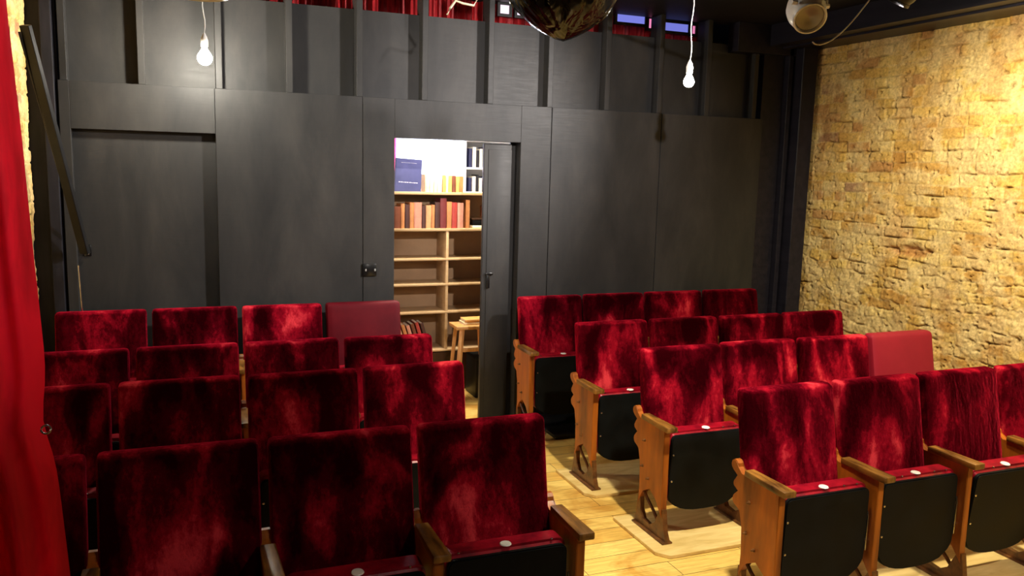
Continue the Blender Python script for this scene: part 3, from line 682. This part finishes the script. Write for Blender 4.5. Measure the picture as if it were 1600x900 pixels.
obj('window_frame', bm, M['white_plastic'], w)
M['pink'] = noisy('pink_drape', (0.7, 0.12, 0.3), (0.8, 0.2, 0.4), 8, 0.7, bumps=0)
bm = B(); rr = []
for k in range(41):
    x = 1.50 + 0.33 * k / 40 ; y = 7.6 + 0.02 * math.sin(k * 0.9); rr.append((bm.verts.new((x, y, 1.0)), bm.verts.new((x, y, 2.65))))
for a, b_ in zip(rr, rr[1:]): bm.faces.new((a[0], b_[0], b_[1], a[1]))
bmesh.ops.solidify(bm, geom=bm.faces[:], thickness=0.004); tag(obj('window_curtain', bm, M['pink']), 'pink curtain beside the bright window of the book room', 'curtain')

M['shelf'] = noisy('beige_shelf_wood', (0.42, 0.27, 0.13), (0.55, 0.38, 0.2), 6, 0.5, (0.3, 1, 4), 0.05, rnd=False)
M['shelf_back'] = noisy('brown_shelf_back', (0.26, 0.15, 0.07), (0.36, 0.22, 0.11), 3, 0.6, bumps=0.02, rnd=False)
SY0, SY1 = 6.47, 6.76; zs = [1.655, 1.362, 1.117, 0.909, 0.678, 0.358]
t = thing('bookcase', 'beige wooden bookcase with two columns of shelves behind the doorway', 'bookcase', (1.99, SY0, 0))
bm = B(); box(bm, -0.86, -0.84, 0.0, 0.29, 0, 1.66, 0.002); obj('side_panel', bm, M['shelf'], t)
bm = B(); box(bm, 0.84, 0.86, 0.0, 0.29, 0, 1.66, 0.002); obj('side_panel', bm, M['shelf'], t)
bm = B(); box(bm, -0.008, 0.014, 0.0, 0.28, 0.36, 1.34, 0.002); obj('upright', bm, M['shelf'], t)
bm = B(); box(bm, -0.84, 0.84, 0.275, 0.29, 0.0, 1.64); obj('back_panel', bm, M['shelf_back'], t)
for i, z in enumerate(zs):
    bm = B(); th = 0.022 if i < 2 else 0.016; box(bm, -0.86 if i == 0 else -0.84, 0.86 if i == 0 else 0.84, -0.004, 0.275 if i else 0.29, z - th, z, 0.002); obj('shelf', bm, M['shelf'], t)
bm = B(); box(bm, -0.84, 0.84, 0.02, 0.04, 0, 0.33); obj('plinth', bm, M['dark_wood'], t)

def book(name, x0, x1, y0, z0, h, d, col, label, group, tilt=0.0, gold=False):
    w = x1 - x0
    t = thing(name, label, 'book', (x0, y0, z0), 0, group)
    key = 'cov_%.2f_%.2f_%.2f' % col
    if key not in M: M[key] = noisy('book_cloth', tuple(c * 0.8 for c in col), tuple(min(1, c * 1.15) for c in col), 20, 0.5, bumps=0.05)
    bm = B(); c = 0.003
    box(bm, 0, c, 0, d, 0, h, 0.0008, 1); box(bm, w - c, w, 0, d, 0, h, 0.0008, 1)
    prism(bm, [(0, 0.004)] + [(w / 2 - w / 2 * math.cos(a), 0.004 - 0.006 * math.sin(a)) for a in [k * PI / 6 for k in range(1, 6)]] + [(w, 0.004)], 'z', 0, h)
    if gold:
        for zz in (0.2, 0.75): box(bm, w * 0.1, w * 0.9, -0.004, 0.0, h * zz, h * zz + 0.006)
    obj('cover', bm, M[key], t)
    if 'pages' not in M: M['pages'] = noisy('page_edges', (0.75, 0.68, 0.5), (0.85, 0.8, 0.65), 40, 0.8, (1, 1, 1), 0.05)
    bm = B(); box(bm, c, w - c, 0.005, d - 0.004, 0.003, h - 0.004); obj('pages', bm, M['pages'], t)
    if tilt: t.rotation_euler.y = math.radians(tilt)
    return t
def ux(u): return 1.410 + 0.001438 * u
ordn = ['first', 'second', 'third', 'fourth', 'fifth', 'sixth', 'seventh', 'eighth', 'ninth', 'tenth', 'eleventh', 'twelfth', 'thirteenth', 'fourteenth', 'fifteenth']
BR, OR, DB, RD, TN, PK, DR = (0.16, 0.045, 0.02), (0.5, 0.2, 0.07), (0.06, 0.02, 0.015), (0.36, 0.04, 0.03), (0.55, 0.3, 0.14), (0.55, 0.24, 0.17), (0.14, 0.02, 0.02)
cname = {BR: 'brown', OR: 'orange-brown', DB: 'very dark brown', RD: 'red', TN: 'tan', PK: 'pinkish brown', DR: 'dark red'}
row2 = [(60, 96, 500, BR), (97, 136, 497, BR), (137, 158, 482, OR), (159, 186, 486, DB), (187, 211, 475, OR), (212, 256, 474, PK), (257, 279, 492, DB), (280, 311, 490, TN), (312, 331, 487, OR), (332, 361, 472, DB), (362, 400, 448, DR), (402, 431, 468, OR), (432, 463, 472, RD), (465, 501, 474, PK), (515, 539, 457, OR)]
for i, (a, b_, v, c) in enumerate(row2):
    book('book', ux(a), ux(b_) - 0.001, SY0 + 0.012, 1.3625, (622 - v) / 3.75 / 190 * 1.0, 0.16, c, '%s book, %s from the left on the full shelf behind the doorway' % (cname[c], ordn[i]), 'books on the full shelf')
CR, OG, WH = (0.8, 0.66, 0.4), (0.7, 0.36, 0.1), (0.85, 0.8, 0.7)
cname.update({CR: 'cream', OG: 'orange', WH: 'white'})
row1 = [(272, 300, 308, CR), (301, 322, 306, WH), (323, 344, 310, CR), (345, 371, 307, WH), (375, 392, 312, OG), (393, 409, 311, CR), (410, 430, 314, OG), (431, 452, 313, BR), (453, 474, 316, OG), (475, 498, 314, OR)]
for i, (a, b_, v, c) in enumerate(row1):
    book('book', ux(a), ux(b_) - 0.001, SY0 + 0.012, 1.6555, (408 - v) / 3.75 / 190, 0.12, c, '%s book, %s along from the big blue book on top of the bookcase' % (cname[c], ordn[i]), 'small books on top of the bookcase')
# big blue book facing out
t = thing('large_blue_book', 'large dark blue book standing with its cover facing out on top of the bookcase', 'book', (1.555, SY0 + 0.02, 1.656))
bm = B(); box(bm, 0, 0.215, 0, 0.004, 0, 0.265, 0.001, 1); box(bm, 0, 0.215, 0.024, 0.028, 0, 0.265, 0.001, 1); box(bm, 0, 0.004, 0, 0.028, 0, 0.265)
obj('cover', bm, noisy('navy_book_cloth', (0.03, 0.035, 0.12), (0.05, 0.055, 0.17), 8, 0.4, bumps=0.03), t)
bm = B(); box(bm, 0.004, 0.211, 0.004, 0.024, 0.003, 0.261); obj('pages', bm, M['pages'] if 'pages' in M else M['disc'], t)
M['ink'] = mat('pale_lettering', (0.45, 0.45, 0.6), 0.5)[0]
bm = B(); x = 0.03
for wd in (0.012, 0.02, 0.008, 0.016, 0.012, 0.0, 0.018, 0.01, 0.02, 0.012):
    if wd: box(bm, x, x + wd, -0.0006, 0.0, 0.075, 0.079 + 0.002 * (wd > 0.011))
    x += wd + 0.003
box(bm, 0.045, 0.17, -0.0006, 0, 0.232, 0.2335)
obj('faded_title', bm, M['ink'], t, False)
t.rotation_euler = (math.radians(-4), math.radians(3), 0)
# jumble of dark boxes at the right of the full shelf
bm = B(); box(bm, 2.215, 2.32, SY0 + 0.02, SY0 + 0.15, 1.3625, 1.383, 0.003); tag(obj('paper_stack', bm, M['pages']), 'flat pale stack of papers at the right of the full shelf', 'papers')
t = thing('storage_box', 'small black box lying on the papers on the full shelf', 'box', (2.21, SY0 + 0.03, 1.384))
bm = B(); box(bm, 0.005, 0.10, 0, 0.1, 0.0, 0.045, 0.004); obj('body', bm, M['black_plastic'], t)
bm = B(); box(bm, 0.002, 0.103, -0.003, 0.103, 0.045, 0.06, 0.003); obj('lid', bm, M['dark_wood'], t)
book('book', 2.315, 2.337, SY0 + 0.03, 1.3835, 0.16, 0.1, OR, 'orange-brown book standing at the far right end of the full shelf', 'books on the full shelf')
# leaning books at bottom left
cl = [OR, TN, OR, PK, BR, RD, DB]
for i in range(7):
    x = 1.60 + i * 0.040
    book('book', x, x + 0.026, SY0 + 0.015, 0.3600, 0.20 + 0.006 * (i % 3) + 0.005 * i, 0.16, cl[i], '%s book leaning left, %s from the left on the bottom shelf' % (cname[cl[i]], ordn[i]), 'leaning books on the bottom shelf', tilt=-17)
# wooden stool with books, dark block
t = thing('wooden_stool', 'small wooden stool with splayed legs behind the doorway', 'stool', (2.09, 6.15, 0))
M['stool'] = noisy('orange_pine', (0.45, 0.2, 0.06), (0.7, 0.38, 0.13), 10, 0.4, (3, 3, 0.4), 0.1)
bm = B(); box(bm, -0.14, 0.16, -0.11, 0.11, 0.60, 0.628, 0.005); obj('stool_top', bm, M['stool'], t)
for sx, sy in ((-1, -1), (1, -1), (-1, 1), (1, 1)):
    bm = B(); bar(bm, (sx * 0.15 + 0.01, sy * 0.10, 0.001), (sx * 0.10 + 0.01, sy * 0.08, 0.60), 0.035, 0.03); obj('leg', bm, M['stool'], t)
bm = B(); box(bm, -0.11, 0.13, -0.095, -0.075, 0.42, 0.45, 0.003); obj('rail', bm, M['stool'], t)
for i, (c, dz) in enumerate(((CR, 0.0), (OG, 0.022))):
    bk = book('book', 0, 0.021, 0, 0, 0.2, 0.13, c, '%s book lying %s on the wooden stool' % (cname[c], ['at the bottom', 'on the other book'][i]), 'books on the stool')
    bk.rotation_euler = (0, PI / 2, 0); bk.location = (2.02 + 0.01 * i, 6.09, 0.6495 + dz)
t = thing('black_chest', 'black chest on the floor against the bookcase behind the doorway', 'chest', (2.43, 6.30, 0))
bm = B(); box(bm, -0.27, 0.33, -0.12, 0.14, 0.002, 0.32, 0.006); obj('body', bm, M['black_metal'], t)
bm = B(); box(bm, -0.275, 0.335, -0.125, 0.145, 0.32, 0.35, 0.005); obj('lid', bm, M['black_board'], t)
# white bookcase further back
t = thing('white_bookcase', 'white bookcase standing near the window of the book room', 'bookcase', (2.82, 7.5, 0))
bm = B(); box(bm, -0.36, -0.335, 0, 0.25, 0, 2.28, 0.002); obj('side_panel', bm, M['white_metal'], t)
bm = B(); box(bm, 0.335, 0.36, 0, 0.25, 0, 2.28, 0.002); obj('side_panel', bm, M['white_metal'], t)
bm = B(); box(bm, -0.335, 0.335, 0.24, 0.25, 0, 2.28); obj('back_panel', bm, M['white_metal'], t)
wz = [0.1, 0.4, 0.7, 1.0, 1.3, 1.60, 1.86, 2.12, 2.26]
for z in wz:
    bm = B(); box(bm, -0.335, 0.335, 0, 0.24, z - 0.02, z, 0.002); obj('shelf', bm, M['white_metal'], t)
NV, BL = (0.02, 0.025, 0.09), (0.012, 0.012, 0.02); cname.update({NV: 'navy', BL: 'black'})
xx = 2.51
for j, z in enumerate((1.60, 1.86)):
    x = 2.52; i = 0
    for c, wd in ((NV, .03), (WH, .035), (BL, .022), (WH, .03), (NV, .04), (WH, .05), (BL, .03), (WH, .03)):
        book('book', x, x + wd, 7.53, z + 0.0005, 0.15 + 0.03 * ((i * 7 + j) % 3) / 2 + 0.01, 0.15, c, '%s book, %s from the left on the %s visible shelf of the white bookcase' % (cname[c], ordn[i], ['lower', 'upper'][j]), 'books in the white bookcase'); x += wd + 0.006; i += 1
